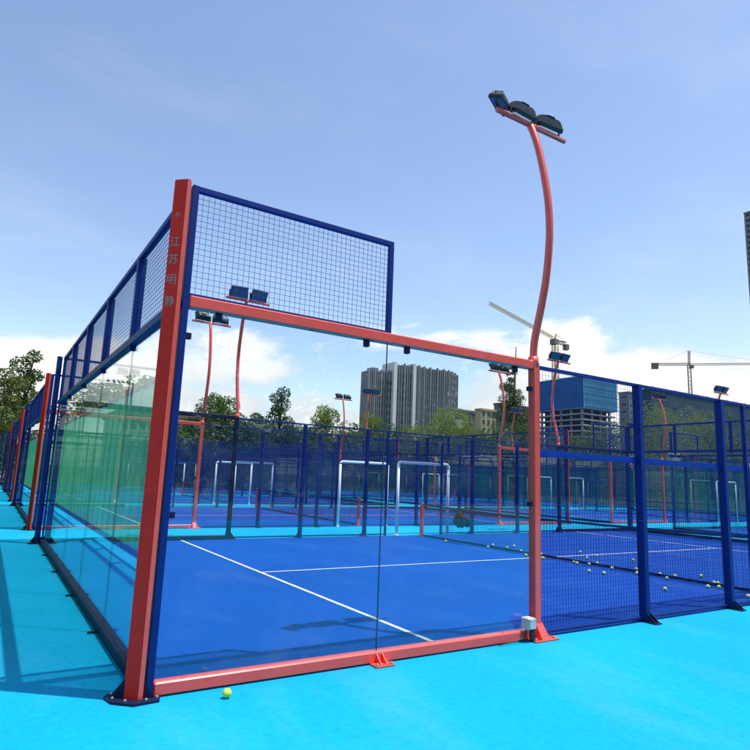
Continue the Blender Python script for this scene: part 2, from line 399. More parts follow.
def make_pole(heads, paint='red'):
    t = thing('floodlight_pole','x','light pole')
    MB().bbox(-.048,.048,-.055,.045,.012,3.04,.008).obj('post',paint,t)
    pr = [(3.02,.0),(3.06,.0),(3.3,-.02),(3.7,-.13),(4.05,-.21),(4.5,-.26),(4.9,-.25),(5.3,-.19),(5.7,-.10),(5.95,-.02),(6.07,.03)]
    def cr(p, n=6):
        q = [p[0]]+p+[p[-1]]; o = []
        for i in range(1,len(q)-2):
            for j in range(n):
                u = j/n; o.append(tuple(.5*(2*q[i][m]+(q[i+1][m]-q[i-1][m])*u+(2*q[i-1][m]-5*q[i][m]+4*q[i+1][m]-q[i+2][m])*u*u+(3*q[i][m]-q[i-1][m]-3*q[i+1][m]+q[i+2][m])*u**3) for m in (0,1)))
        return o+[p[-1]]
    pr = cr(pr)
    MB().tube([(0,y,z) for z,y in pr],.045,16).obj('bowed_mast','red',t)
    MB().tube([(0,0,2.99),(0,0,3.10)],.062,14).obj('collar','red',t)
    MB().tube([(-.56,.04,6.09),(.64,.04,6.09)],.033,12).obj('crossarm','red',t)
    q = MB().bbox(-.16,.2,-.17,.1,0,.012,.002)
    for a,b in (((.056,0),(.17,0)),((0,-.061),(0,-.16))):
        a3,b3 = Vector((*a,.012)),Vector((*b,.012)); d = (b3-a3).normalized().cross(Vector((0,0,1)))*.05
        h = Vector((0,0,.15))
        q.add([a3-d,a3+d,b3+d,b3-d,a3-d+h,a3+d+h],[(0,3,2,1),(0,1,5,4),(2,3,4,5),(1,2,5),(0,4,3)])
    bo = q.obj('base_plate',paint,t)
    for a in ((.15,-.13),(-.12,-.13),(.16,.07)): MB().tube([(*a,.011),(*a,.035)],.012,6).obj('anchor_bolt','steel',bo)
    if heads == 3:
        floodlight(t,(-.50,.05,6.25),.5,-1.25,.72); floodlight(t,(-.13,.05,6.24),.06,-1.0,.92); floodlight(t,(.34,.05,6.24),-.05,-1.0,.92)
    else:
        floodlight(t,(-.23,.05,6.30),.1,-.6,1.1); floodlight(t,(.31,.05,6.30),-.1,-.6,1.1)
    return t
def make_door_frame():
    t = thing('door_frame','x','door frame')
    for s in (0,1.9): MB().tube([(s,-.07,0),(s,-.07,2.08)],.044,12).obj('upright','white',t)
    MB().tube([(0,-.07,2.02),(.02,-.07,2.09),(.07,-.07,2.12),(1.83,-.07,2.12),(1.88,-.07,2.09),(1.9,-.07,2.02)],.044,12).obj('crossbar','white',t)
    for s in (0,1.9): MB().tube([(s,-.07,.001),(s,-.07,.012)],.07,12).obj('foot_plate','white',t)
    return t
def make_net():
    t = thing('tennis_net','x','net')
    Y0, Y1 = .35, 9.72
    for y in (Y0,Y1):
        p = MB().bbox(-.045,.045,y-.045,y+.045,.012,.93,.006).obj('net_post','red',t)
        MB().box(-.09,.09,y-.09,y+.09,0,.012).obj('foot_plate','red',p)
    sag = lambda y: .90 - .06*(1-((y-5.03)/4.7)**2)
    ys = [Y0+.045+(Y1-Y0-.09)*i/24 for i in range(25)]
    m = MB()
    for i in range(188):
        y = Y0+.05+.05*i
        if y < Y1-.045: m.box(-.0016,.0016,y-.0016,y+.0016,.04,sag(y))
    for j in range(1,17):
        for a,b in zip(ys[:-1:4],ys[4::4]): m.bar((.0034,a,.04+(sag(a)-.04)*j/17),(.0034,b,.04+(sag(b)-.04)*j/17),.003)
    m.obj('net_cord','net',t)
    tp = MB(); bt = MB()
    for a,b in zip(ys[:-1],ys[1:]):
        tp.bar((0,a,sag(a)),(0,b,sag(b)),.016,.05)
    bt.bar((0,ys[0],.03),(0,ys[-1],.03),.016,.05)
    tp.obj('top_tape','tape',t); bt.obj('bottom_tape','net',t)
    return t

EWL = Kind(make_end_wall(False))
EW, SW = Kind(make_end_wall()), Kind(make_side_wall('red',True))
SWN = Kind(make_side_wall('red'))
SWF = Kind(make_side_wall('dark'))
CPT, CP = Kind(make_corner_post(True)), Kind(make_corner_post(False))
def make_slim_post(paint):
    t = thing('corner_post','x','post'); MB().bbox(-.045,.045,-.055,.045,.012,3.06,.008).obj('shaft',paint,t)
    MB().bbox(-.12,.12,-.12,.12,0,.012,.002).obj('base_plate','dark',t); return t
CSR, CSN = Kind(make_slim_post('red')), Kind(make_slim_post('navy'))
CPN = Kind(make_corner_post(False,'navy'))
P3, P2, DF, NT = Kind(make_pole(3)), Kind(make_pole(2)), Kind(make_door_frame()), Kind(make_net())
P2F = Kind(make_pole(2,'dark'))
NAMES = [['the nearest court','the second court back','the third court back','the farthest court back'],
         ['the first right-hand court','the second right-hand court','the third right-hand court','the farthest right-hand court']]
for c in range(2):
    for k in range(ROWS):
        x0, y0 = c*PXC, k*PY; D = NAMES[c][k]
        W = lambda *pts: [(x0+a, y0+b, z) for a, b, z in pts]
        for sx, xx, nm in ((1,0,'left'),(-1,20,'right')):
            if seen(W((xx,0,0),(xx,10,0),(xx,0,3),(xx,10,3))):
                (EWL if c else EW).put((x0+xx,y0,0),(sx,1,1),0,f'blue-framed glass end wall closing the {nm} end of {D}','glass end walls of the courts')
        for sy, yy, nm in ((1,0,'near'),(-1,10,'far')):
            (SW if (c,k,sy) == (0,0,1) else SWN if sy > 0 and k < 2 and not (c == 1 and k == 0) else SWF).put((x0,y0+yy,0),(1,sy,1),0,f'mesh and glass side wall along the {nm} side of {D}','mesh side walls of the courts')
            if seen(W((8.8,yy,0),(10.7,yy,2)),80):
                DF.put((x0+(9.15 if (c,k,yy) == (0,0,10) else 8.77),y0+yy,0),(1,sy,1),0,f'white tube door frame on the {nm} side of {D}','white door frames')
            for sx, xx, n2 in ((1,0,'left'),(-1,20,'right')):
                if seen(W((xx,yy,0),(xx,yy,4)),60):
                    lab = f'red corner post at the {nm} {n2} corner of {D}'
                    if c: (CSR if sy > 0 else CSN).put((x0+xx,y0+yy,0),(sx,sy,1),0,lab if sy > 0 else lab.replace('red','navy',1),'slim corner posts')
                    elif sy < 0: CPN.put((x0+xx,y0+yy,0),(sx,sy,1),0,lab.replace('red','navy',1),'navy corner posts')
                    elif c == 0 and k == 0 and sx > 0:
                        lab = 'tall red corner post with faded lettering at the front left'
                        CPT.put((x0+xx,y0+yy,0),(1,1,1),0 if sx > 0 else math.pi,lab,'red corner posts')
                    else: CP.put((x0+xx,y0+yy,0),(sx,sy,1),0,lab,'red corner posts')
            for xx, n2 in ((4.05,'left'),(16.05,'right')):
                if seen(W((xx,yy,0),(xx,yy,6.5)),60) and (k < 2 or (c,k,yy,n2) in ((0,2,0,'right'),(0,2,0,'left'))) and (c,k,yy,n2) not in ((0,1,10,'left'),):
                    first = c == 0 and k == 0 and yy == 0 and xx < 5
                    lab = f'bowed red floodlight pole, {nm} side, {n2} part of {D}'
                    if first: lab = 'tall bowed red pole carrying three black floodlights, nearest to the viewer'
                    (P3 if first else P2 if sy > 0 else P2F).put((x0+xx,y0+yy,0),(1,sy,1),0,lab,'bowed floodlight poles')
        NT.put((x0+XNET,y0,0),(1,1,1),0,f'dark tennis net strung across the middle of {D}','court nets')

# junction box by the near pole, standing on its conduit
t = thing('junction_box','small grey junction box at the foot of the nearest red pole','junction box',(3.87,-.02,0))
MB().bbox(-.055,.055,-.115,.0,.125,.24,.008).obj('housing','box',t)
MB().bbox(-.048,.048,-.125,-.1155,.132,.233,.003).obj('cover','box',t)
q = MB()
for sx in (-.038,.038):
    for sz in (.142,.223): q.tube([(sx,-.1245,sz),(sx,-.1285,sz)],.006,8)
q.obj('screws','steel',t)
MB().tube([(-.03,-.05,.125),(-.035,-.055,.09),(-.09,-.075,.05),(-.2,-.078,.02),(-.45,-.078,.012)],.006,6).obj('cable','black',t)
MB().tube([(.02,-.09,.005),(.02,-.09,.125)],.028,10).obj('conduit','black',t)
# bag over the net
def blob(mb, c, r, n=12, m=8, seed=0):
    q = MB().sphere((0,0,0),1,n,m); rr = random.Random(seed)
    for v in q.v:
        s = 1+rr.uniform(-.13,.13); mb.v.append((c[0]+v[0]*r[0]*s, c[1]+v[1]*r[1]*s, c[2]+v[2]*r[2]*s))
    b = len(mb.v)-len(q.v); mb.f += [tuple(b+i for i in f) for f in q.f]; mb.sm += [True]*len(q.f)
t = thing('sports_bag','dark slumped bag hanging over the net of the nearest court','bag',(XNET,7.85,0))
m = MB(); blob(m,(-.10,.05,.60),(.10,.24,.20),seed=2); blob(m,(-.10,-.25,.58),(.08,.15,.13),seed=4); m.obj('body','bag',t)
MB().tube([(-.10,.12,.76),(-.05,.12,.88),(.0,.1,.90),(.05,.1,.86),(.06,.08,.62)],.02,8).obj('strap','bag',t)

# tennis balls
def ball(u, v, label, kind, grp=None):
    p = gnd(u, v, .033); r = .033
    o = MB().sphere((0,0,0),r,16,10).obj('tennis_ball',kind,loc=p); tag(o,label,'tennis ball',grp)
    s = []
    for i in range(33):
        a = 2*math.pi*i/32; q = Vector((math.cos(a)+.35*math.cos(3*a), math.sin(a)-.35*math.sin(3*a), .95*math.sin(2*a))); s.append(q.normalized()*r*1.0)
    MB().tube(s,.0012,5,False).obj('seam','white',o); o.rotation_euler = (random.random()*6,random.random()*6,random.random()*6)
ball(227,693,'bright lime tennis ball lying on the cyan ground by the red bottom rail','ball')
BP = [(446,541),(488,547),(493,545),(507,547.5),(514,546),(521,551),(526,555),(540,557),(543,558),(541,554),(574,562),(577,563),(580,552),(587,558),(589,564),(589,571),(596,555.5),(597,563),(604,573),(612,568),(633,560),(636,569),(637,573),(660,574),(667,578),(675,576),(665,589),(701,576),(708,586.5),(714,582.5),(718,583),(719,587),(748,596)]
ORD = ['first','second','third','fourth','fifth','sixth','seventh','eighth','ninth','tenth','eleventh','twelfth','thirteenth','fourteenth','fifteenth','sixteenth','seventeenth','eighteenth','nineteenth','twentieth']
ORD += ['twenty-'+o for o in ORD[:9]] + ['thirtieth'] + ['thirty-'+o for o in ORD[:9]]
for i,(u,v) in enumerate(sorted(BP)):
    ball(u,v,f'pale yellow tennis ball near the net, {ORD[i]} counted from the left','ball2' if i % 3 else 'ball','tennis balls scattered along the net')

# ------------------------------------------------------------------ perimeter fences
def perimeter(p0, p1, h, label):
    t = thing('perimeter_fence',label,'fence'); a, b = Vector((*p0,0)), Vector((*p1,0)); d = b-a; L = d.length; d.normalize(); n = int(L/3)
    for i in range(n+1):
        p = a+d*(L*i/n); MB().bar(p,p+Vector((0,0,h)),.08).obj('post','navy',t)
    r = MB()
    for z in (.05,h/2,h): r.bar(a+Vector((0,0,z)),b+Vector((0,0,z)),.05)
    r.obj('rail','navy',t)
    w = MB(); nn = int(L/.09); off = d.cross(Vector((0,0,1)))*.04
    for i in range(nn+1):
        p = a+d*(L*i/nn)+off; w.bar(p,p+Vector((0,0,h)),.078,.004,d)
    for z in range(int(h/.12)): w.bar(a+off*1.3+Vector((0,0,.1+z*.12)),b+off*1.3+Vector((0,0,.1+z*.12)),.004,.035)
    w.obj('windscreen','screen',t)
perimeter((-3.5,52.3),(46.8,52.3),4,'dark blue mesh perimeter fence behind the farthest courts')
perimeter((46.8,52.3),(46.8,-10),4,'dark blue mesh perimeter fence beyond the right-hand courts')

# ------------------------------------------------------------------ trees
def leaves(name, clumps, n, size, material, parent, seed):
    rr = random.Random(seed); vs = []; fs = []
    wt = [c[1]**2 for c in clumps]
    for i in range(n):
        c, r, sq = rr.choices(clumps, wt)[0]
        while True:
            p = Vector((rr.uniform(-1,1),rr.uniform(-1,1),rr.uniform(-1,1)))
            if p.length < 1 and rr.random() < .25+p.length**2: break
        p = Vector(c)+Vector((p.x*r,p.y*r,p.z*r*sq))
        a = Vector((rr.gauss(0,1),rr.gauss(0,1),rr.gauss(0,.7))).normalized(); b = a.cross(Vector((rr.gauss(0,1),rr.gauss(0,1),rr.gauss(0,1)))).normalized()
        s = size*rr.uniform(.6,1.4); k = len(vs); nn = a.cross(b)*s*.15
        vs += [p-a*s, p-b*s*.45+nn, p+a*s, p+b*s*.45+nn]; fs.append((k,k+1,k+2,k+3))
    me = bpy.data.meshes.new(name); me.from_pydata(vs,[],fs); me.update()
    o = bpy.data.objects.new(name,me); C.objects.link(o); me.materials.append(X[material]); o.parent = parent; return o
def tree(x, y, h, w, label, lf='leaf1', shape='round', n=2600, leaf=.16, seed=1, base=.3, group=None):
    rr = random.Random(seed); t = thing('tree',label,'tree',(x,y,-.01),0,group)
    if shape == 'conifer': t.name = 'conifer_tree'
    tr = MB(); r0 = h*.018+.05
    ln = Vector((rr.uniform(-.04,.04)*h, rr.uniform(-.04,.04)*h, 0))
    top = h*(.97 if shape in ('conifer','spire') else .8)
    tr.tube([(0,0,0),(ln.x*.3,ln.y*.3,h*.35),(ln.x,ln.y,top)],[r0,r0*.75,r0*.15],8)
    cl = []
    if shape == 'conifer':
        k = 20
        for i in range(k):
            z = h*(base+(1-base)*i/k*.9); rad = w/2*(1-(i/k))**.7*rr.uniform(.65,1.2)
            for j in range(5):
                a = rr.uniform(0,6.28); d = rad*rr.uniform(.45,1)
                cl.append(((math.cos(a)*d*.75,math.sin(a)*d*.75,z-rad*.15),max(.3,rad*.5),.6)); tr.tube([(0,0,z),(math.cos(a)*d,math.sin(a)*d,z-rad*.12)],[.05,.015],5)
    else:
        k = 15 if shape == 'round' else 11
        for i in range(k):
            f = (i+.5)/k; z = h*(base+(1-base)*f*.92)
            prof = math.sin(math.pi*min(1,.12+f*.86))**.6 if shape == 'round' else (1-f*.75)*rr.uniform(.6,1.2)
            a = i*2.4+rr.uniform(-.5,.5); d = w/2*prof*rr.uniform(.3,.75)
            c = (ln.x*f+math.cos(a)*d, ln.y*f+math.sin(a)*d, z)
            cl.append((c, w*rr.uniform(.16,.27)*(.6+.5*prof), rr.uniform(.6,.95)))
            tr.tube([(ln.x*f*.7,ln.y*f*.7,z*.75),(c[0]*.6,c[1]*.6,z*.92),c],[r0*.4,r0*.22,r0*.07],5)
    tr.obj('trunk','bark',t)
    leaves('crown',cl,int(n*1.8),leaf,lf,t,seed)
    return t
def tree_px(u, vtop, y, wpx, label, **k):
    p = at(u,vtop,y); dist = (p-CAM).dot(fw)
    k['n'] = int(k.get('n',2600)*2.4); k['leaf'] = k.get('leaf',.2)*.75
    return tree(p.x,p.y,p.z,wpx*1.42*dist/FPX,label,**k)
G = 'trees beyond the courts'
tree_px(34,344,66,40,'tall sparse tree with loose clumps at the far left',lf='leaf1',shape='loose',n=1300,leaf=.22,seed=3,base=.2,group=G)
tree_px(8,366,62,44,'olive leafy tree at the left edge of the view',lf='leaf4',shape='round',n=1500,leaf=.22,seed=5,base=.12,group=G)
tree_px(22,395,70,34,'low green tree between the two far-left trees',lf='leaf1',shape='round',n=1300,leaf=.22,seed=8,base=.1,group=G)
tree_px(222,391,62,52,'broad green tree behind the thin bowed poles',lf='leaf1',n=3200,leaf=.2,seed=12,base=.1,group=G)
tree_px(197,416,66,34,'low dark tree in front of the brown-roofed building',lf='leaf3',n=1800,leaf=.2,seed=14,base=.05,group=G)
tree_px(283,384,64,34,'slender dark tree with tiered open branches',lf='leaf3',shape='spire',n=1300,leaf=.2,seed=17,base=.3,group=G)
tree_px(258,409,64,32,'small dark tree left of the slender tiered tree',lf='leaf3',n=1700,leaf=.2,seed=19,base=.05,group=G)
tree_px(326,403,64,34,'upright yellow-green tree below a pair of floodlights',lf='leaf2',n=2200,leaf=.2,seed=23,base=.1,group=G)
tree_px(348,432,66,40,'low green bushy tree right of the upright tree',lf='leaf1',n=1800,leaf=.2,seed=25,base=.05,group=G)
tree_px(371,410,68,32,'light green tree at the left foot of the grey tower',lf='leaf2',n=1800,leaf=.2,seed=27,base=.1,group=G)
tree_px(449,411,68,62,'wide light green tree in front of the grey tower',lf='leaf2',n=4200,leaf=.2,seed=31,base=.12,group=G)
tree_px(412,428,70,44,'lower light green tree beside the wide tree',lf='leaf2',n=2200,leaf=.2,seed=33,base=.1,group=G)
tree_px(511,343,66,42,'tall narrow dark conifer with a bare spire',lf='leaf3',shape='conifer',n=6500,leaf=.2,seed=37,base=.12,group=G)
tree_px(612,418,76,44,'small dark tree at the foot of the netted building',lf='leaf3',n=1800,leaf=.24,seed=41,base=.05,group=G)
tree_px(662,401,72,62,'bright green tree below the grey block on the right',lf='leaf2',n=3400,leaf=.24,seed=43,base=.05,group=G)
tree_px(640,432,70,40,'low green tree beside the bright tree on the right',lf='leaf1',n=2000,leaf=.24,seed=45,base=.05,group=G)
tree_px(694,408,74,54,'pale green tree under the right-hand crane',lf='leaf2',n=3000,leaf=.26,seed=47,base=.05,group=G)
tree_px(722,422,72,54,'dark green tree near the right edge',lf='leaf3',n=2400,leaf=.26,seed=49,base=.05,group=G)
tree_px(752,420,72,50,'dark tree at the right edge of the view',lf='leaf1',n=2200,leaf=.26,seed=51,base=.05,group=G)
rr = random.Random(77)
HL = ['dark bushy tree in the hedge line behind the fence, '+s for s in ('below the brown-roofed building','left of the slender tree','right of the slender tree','left of the grey tower','under the grey tower','right of the wide light tree','behind the conifer','left of the netted building','under the netted building','right of the netted building','in front of the grey block','under the long green building')]
for i,(u,v) in enumerate(((186,430),(246,421),(303,430),(350,424),(392,424),(478,428),(522,426),(552,432),(580,436),(602,426),(630,424),(706,420))):
    tree_px(u,v,58+rr.uniform(0,5),56,HL[i],lf=rr.choice(('leaf3','leaf1','leaf1')),n=2300,leaf=.2,seed=100+i,base=.02,group='hedge line trees')

# ------------------------------------------------------------------ buildings
def B(o0, o1): return o1-o0
# curved grey tower
def grey_tower():
    t = thing('residential_tower','tall grey residential tower with a curved front of vertical stripes','building')
    y = 195; zt = at(425,370,y).z
    xs = [at(u,400,y).x for u in (368,388,391,404,407,459)]
    W = MB(); Fn = MB(); Wh = MB(); Gl = MB()
    def curve(x): s = (x-xs[0])/(xs[-1]-xs[0]); return y - 4*math.sin(math.pi*s)**1.0 + (1.2*math.sin(s*14))
    segs = [(xs[0],xs[1],zt-3.5,10),(xs[2],xs[3],zt-.5,6),(xs[4],xs[5],zt,26)]
    for a,b,z1,n in segs:
        pts = [(a+(b-a)*i/n) for i in range(n+1)]
        poly = [(x,curve(x)) for x in pts]+[(b,y+6),(a,y+6)]
        W.prism(poly,0,z1)
        for i in range(n+1):
            x = pts[i]; w = .28 if i % 3 else .62
            Fn.box(x-w/2,x+w/2,curve(x)-.4,curve(x)+.5,0,z1+(.8 if i % 3 == 0 else .2))
        for i in range(n):
            if i % 3 == 1: continue
            x0, x1 = pts[i]+.35, pts[i+1]-.3; yy = min(curve(pts[i]),curve(pts[i+1]))-.12
            z = 2.
            while z < z1-2.5:
                Gl.box(x0,x1,yy-.05,yy+.4,z,z+1.7); z += 3.0
    for u,a in ((389.5,1.6),(405.5,1.3)):
        x = at(u,400,y).x; Wh.box(x-a/2,x+a/2,curve(x)-1.4,y+5,0,zt+.5)
    W.obj('wall','twall',t); Fn.obj('fin','tfin',t); Wh.obj('pillar','twhite',t); Gl.obj('window_band','bglass',t)
    R = MB(); R.box(xs[4]+4,xs[4]+10,y+1,y+5,zt,zt+1.2); R.box(xs[0]+2,xs[0]+5,y+1,y+5,zt-3.5,zt-2); R.obj('roof_plant','twall',t)
grey_tower()
def slab_building(name,label,u0,u1,vtop,y,depth,wall,floors,bays,win=(.55,.5),cat='building',roof=None,vmid=None,base=0):
    t = thing(name,label,cat); vm_ = vmid or vtop+8; a, b = at(u0,vm_,y), at(u1,vm_,y); z1 = (at(u0,vtop,y).z+at(u1,vtop,y).z)/2
    MB().box(a.x,b.x,y,y+depth,base,z1).obj('wall',wall,t)
    g = MB(); fh = (z1-base)/floors; bw = (b.x-a.x)/bays; fr = MB()
    for f in range(floors):
        for k in range(bays):
            x0 = a.x+bw*(k+.5-win[0]/2); x1 = x0+bw*win[0]; z0 = base+fh*(f+.3); zz = z0+fh*win[1]
            g.box(x0,x1,y-.06,y+.2,z0,zz); fr.box(x0-.1,x1+.1,y-.16,y+.1,z0-.14,z0-.005)
    dd = int(depth/4)
    for f in range(floors):                       # the left flank
        for k in range(dd):
            y0 = y+depth*(k+.25)/dd; g.box(a.x-.06,a.x+.2,y0,y0+depth/dd*.5,base+fh*(f+.3),base+fh*(f+.3+win[1]))
    g.obj('windows','bglass',t); fr.obj('sills',wall,t)
    MB().box(a.x-.3,b.x+.3,y-.3,y+depth+.3,z1,z1+.7).obj('parapet',roof or wall,t)
    return t, a.x, b.x, z1
slab_building('apartment_block','low grey apartment block between the grey tower and the tan block',455,480,412,170,4,'greyb',8,9)
slab_building('apartment_block','narrow tan apartment block with dark window stacks',481,496,411,160,3,'tan',9,3,(.5,.6))
slab_building('apartment_block','wide grey block behind the narrow conifer',499,538,407,180,3,'greyb',9,10,(.6,.5))
slab_building('office_block','plain grey block right of the netted building',629,656,395,190,6,'greyb',13,6,(.25,.3))
slab_building('high_rise','very tall dark high-rise at the right edge',752.5,790,222,195,5,'twall',48,8,(.55,.55))
t,ax,bx,z1 = slab_building('school_building','pale low building with a brown fascia at the left',120,222,418,82,14,'pale',3,12,(.62,.5),roof='brown')
slab_building('school_building','pale low building seen between the trees',256,318,430,84,14,'pale',3,7,(.5,.55))
# long dark green netted building on the right
t,ax,bx,z1 = slab_building('netted_building','long low building wrapped in dark green netting',652,800,405,150,5,'dgreen',5,12,(.16,.25))
sc = MB()
for i in range(60):
    x = ax+(bx-ax)*i/59; sc.bar((x,150.5,z1),(x,150.5,z1+1.6+.8*math.sin(i*1.7)),.18)
for z in (.9,1.6): sc.bar((ax,150.5,z1+z),(bx,150.5,z1+z),.14)
sc.obj('scaffold','tan',t)
# building under construction
t = thing('unfinished_building','unfinished concrete tower block with blue safety netting round its top floors','building')
y = 140; a, b = at(583,400,y).x, at(615,400,y).x; ry = ray(536,400); YB = CAM.y+(a-CAM.x)*ry.y/ry.x; DP = YB-y; z1 = at(570,373,y).z; zn = at(575,407,y).z; mid = a
n = 14; cs = MB(); cc = MB()
for i in range(n+1): z = zn*i/n; cs.box(a,b,y,YB,z,z+.5)
for i in range(4):
    for k in range(5): x = a+1.5+(b-a-3)*i/3; yy = y+1.3+(DP-3.3)*k/4; cc.box(x-.35,x+.35,yy,yy+.7,0,zn)
cs.obj('floor_slab','conc',t); cc.obj('column','conc',t)
MB().box(a+2.2,b-2.2,y+2.5,YB-2.5,0,zn).obj('core','concd',t)
MB().box(a-.5,a-.3,y-.6,YB+.4,zn+.33,z1-.4).obj('netting','netting2',t); MB().box(a-.29,b+.4,y-.6,YB+.3,zn+.1,z1).obj('netting','netting',t)
rl = MB()
for i in range(26):
    x = a+(b-a)*i/25
    for zz in (2,5,8): pass
    rl.bar((x,y-1.0,zn+.1),(x,y-1.0,z1+.4),.12)
for i in range(6): rl.bar((a-.4,y-1.05,zn+.3+(z1-zn)*i/5),(b+.4,y-1.05,zn+.3+(z1-zn)*i/5),.10)
rl.obj('scaffold','netting2',t)
sx0, sx1 = a+1, a+12; fm = MB()
for i in range(7):
    x = sx0+(sx1-sx0)*i/6; fm.bar((x,y+5,z1-1),(x,y+5,z1+1.8),.22)
fm.bar((sx0,y+5,z1+1.4),(sx1,y+5,z1+1.4),.3); fm.obj('formwork','tan',t)

# ------------------------------------------------------------------ cranes
def lattice(mb, a, b, w, n, t, upv=Vector((0,0,1))):
    a, b = Vector(a), Vector(b); d = (b-a).normalized(); x = d.cross(upv if abs(d.dot(upv)) < .9 else Vector((1,0,0))).normalized(); z = x.cross(d)
    cs = [x*w/2+z*w/2, x*w/2-z*w/2, -x*w/2-z*w/2, -x*w/2+z*w/2]
    for c in cs: mb.bar(a+c,b+c,t)
    for i in range(n):
        p, q = a+(b-a)*i/n, a+(b-a)*(i+1)/n
        for k in range(4): mb.bar(p+cs[k],q+cs[(k+1) % 4],t*.6); mb.bar(p+cs[k],p+cs[(k+1) % 4],t*.6)
def crane_a():
    y = 165; m = at(555,337,y); t = thing('tower_crane','pale yellow tower crane with raised jib above the netted building','crane',(m.x,y,0))
    k = lambda u,v: at(u,v,y)-Vector((m.x,y,0))
    mb = MB(); lattice(mb,(0,0,0),(0,0,k(555,345).z),1.8,26,.28); mb.obj('mast','crane',t)
    jb = MB(); a, b = k(553,338), k(489,303); lattice(jb,a,b,1.0,22,.14); jb.obj('jib','crane',t)
    cj = MB(); lattice(cj,k(553,341),k(566,344),1.3,5,.2); cj.obj('counter_jib','crane2',t)
    c = k(566,346); MB().box(c.x-.9,c.x+.9,-1,1,c.z-1.8,c.z+.6).obj('counterweight','crane2',t)
    c = k(554,341); MB().box(c.x-1.2,c.x+1.2,-1.4,1.2,c.z-1.6,c.z+.7).obj('cab','crane2',t)
    hd = MB(); hd.bar(k(555,340),k(556,334),.5); hd.bar(k(556,334),k(566,343),.14); hd.obj('head_frame','crane',t)
def crane_b():
    y = 230; m = at(689,363,y); t = thing('tower_crane','grey tower crane with a level jib on the right','crane',(m.x,y,0),math.radians(-47))
    k = lambda u,v: at(u,v,y)-Vector((m.x,y,0)); zj = k(689,365).z
    mb = MB(); lattice(mb,(0,0,0),(0,0,zj),2.0,30,.3); mb.obj('mast','crane2',t)
    lc = MB(); L1 = 23.5; lattice(lc,(0,0,zj+.6),(-L1,0,zj+.6),1.4,12,.24); lc.obj('counter_jib','crane2',t)
    MB().box(-L1-1,-L1+3.5,-1.2,1.2,zj-2.6,zj+1.6).obj('counterweight','crane2',t)
    j = MB(); lattice(j,(0,0,zj+.4),(72,0,zj+.4),1.0,34,.15); j.obj('jib','crane2',t)
    h = MB(); zt = k(690,351).z; lattice(h,(0,0,zj),(0.4,0,zt),1.1,5,.24); h.bar((.4,0,zt),(50,0,zj+1),.10); h.bar((.4,0,zt),(-L1+2,0,zj+1.2),.12); h.obj('head_frame','crane2',t)
    MB().box(-.2,2.6,-2.2,-.6,zj-2.6,zj-.4).obj('cab','crane2',t)
crane_a(); crane_b()
# ------------------------------------------------------------------ what the end wall mirrors: hoarding, trees and a roof to the left
t = thing('site_hoarding','ribbed green hoarding left of the courts, mirrored in the glass end wall','fence')
q = MB()
def ribbed(q, a, b, h, p=1.0):
    a, b = Vector((*a,0)), Vector((*b,0)); d = (b-a).normalized(); nrm = d.cross(Vector((0,0,1))); n = int((b-a).length/p)
    q.bar(a+Vector((0,0,h/2)),b+Vector((0,0,h/2)),.06,h)
    for i in range(n+1): pp = a+(b-a)*i/n; q.bar(pp,pp+Vector((0,0,h)),.12,.16)
ribbed(q,(-1.45,1.2),(-1.45,62),3.3,.8); q.obj('panel','hoard',t)
q = MB(); q.bar((-1.45,1.1,3.34),(-1.45,62,3.34),.09,.06); q.bar((-1.38,1.1,.06),(-1.38,62,.06),.05,.11); q.obj('cap_rail','dark',t)
G2 = 'trees behind the green hoarding'
for i,(x,yy,h,w,lf,lab) in enumerate(((-3.2,13,4.6,3.4,'leaf4','olive shrub tree nearest along the hoarding, mirrored in the end wall'),(-3.4,18,5.0,3.6,'leaf2','light shrub tree behind the hoarding, second along it'),
    (-3.2,24,5.4,4,'leaf4','olive shrub tree behind the hoarding, third along it'),(-3.6,31,6.2,4.4,'leaf1','green tree behind the hoarding, fourth along it'),(-4,40,7,5,'leaf4','tall olive tree behind the far end of the hoarding'),(-3.3,6.5,5.2,3.4,'leaf1','green tree behind the near end of the hoarding'))):
    tree(x,yy,h,w,lab,lf=lf,n=1600,leaf=.13,seed=200+i,base=.3,group=G2)
t = thing('site_shed','low cream shed behind the green hoarding','building',(-17,20,0))
MB().box(-4,3.4,0,8,0,5.4).obj('wall','pale',t); MB().add([(-4.4,-.4,5.4),(3.8,-.4,5.4),(3.8,8.4,5.4),(-4.4,8.4,5.4),(-4.4,4,6.9),(3.8,4,6.9)],[(0,1,5,4),(2,3,4,5),(0,4,3),(1,2,5),(3,2,1,0)]).obj('roof','pale',t)
q = MB()
for i in range(4): q.box(-3.4+i*1.8,-2.4+i*1.8,-.05,.2,1.2,2.6)
q.obj('windows','bglass',t)

# a belt of trees added behind the viewer to darken the near glass reflection
t = bpy.data.objects.new('added_tree_belt',None); C.objects.link(t); t.location = (0,-34,0); t['kind'] = 'stuff'
rr = random.Random(5); cl = []
for i in range(90):
    x = -40+150*i/89+rr.uniform(-1,1); h = rr.uniform(12,15)
    for z in (.1,.3,.5,.7,.88): cl.append(((x+rr.uniform(-1,1),rr.uniform(-2,2),h*z),rr.uniform(1.8,2.6),.9))
for i in range(160): cl.append(((-45+160*i/159,rr.uniform(-1,1),rr.uniform(.6,3.4)),1.9,.9))
leaves('crowns',cl,60000,.55,'leaf3',t,9)
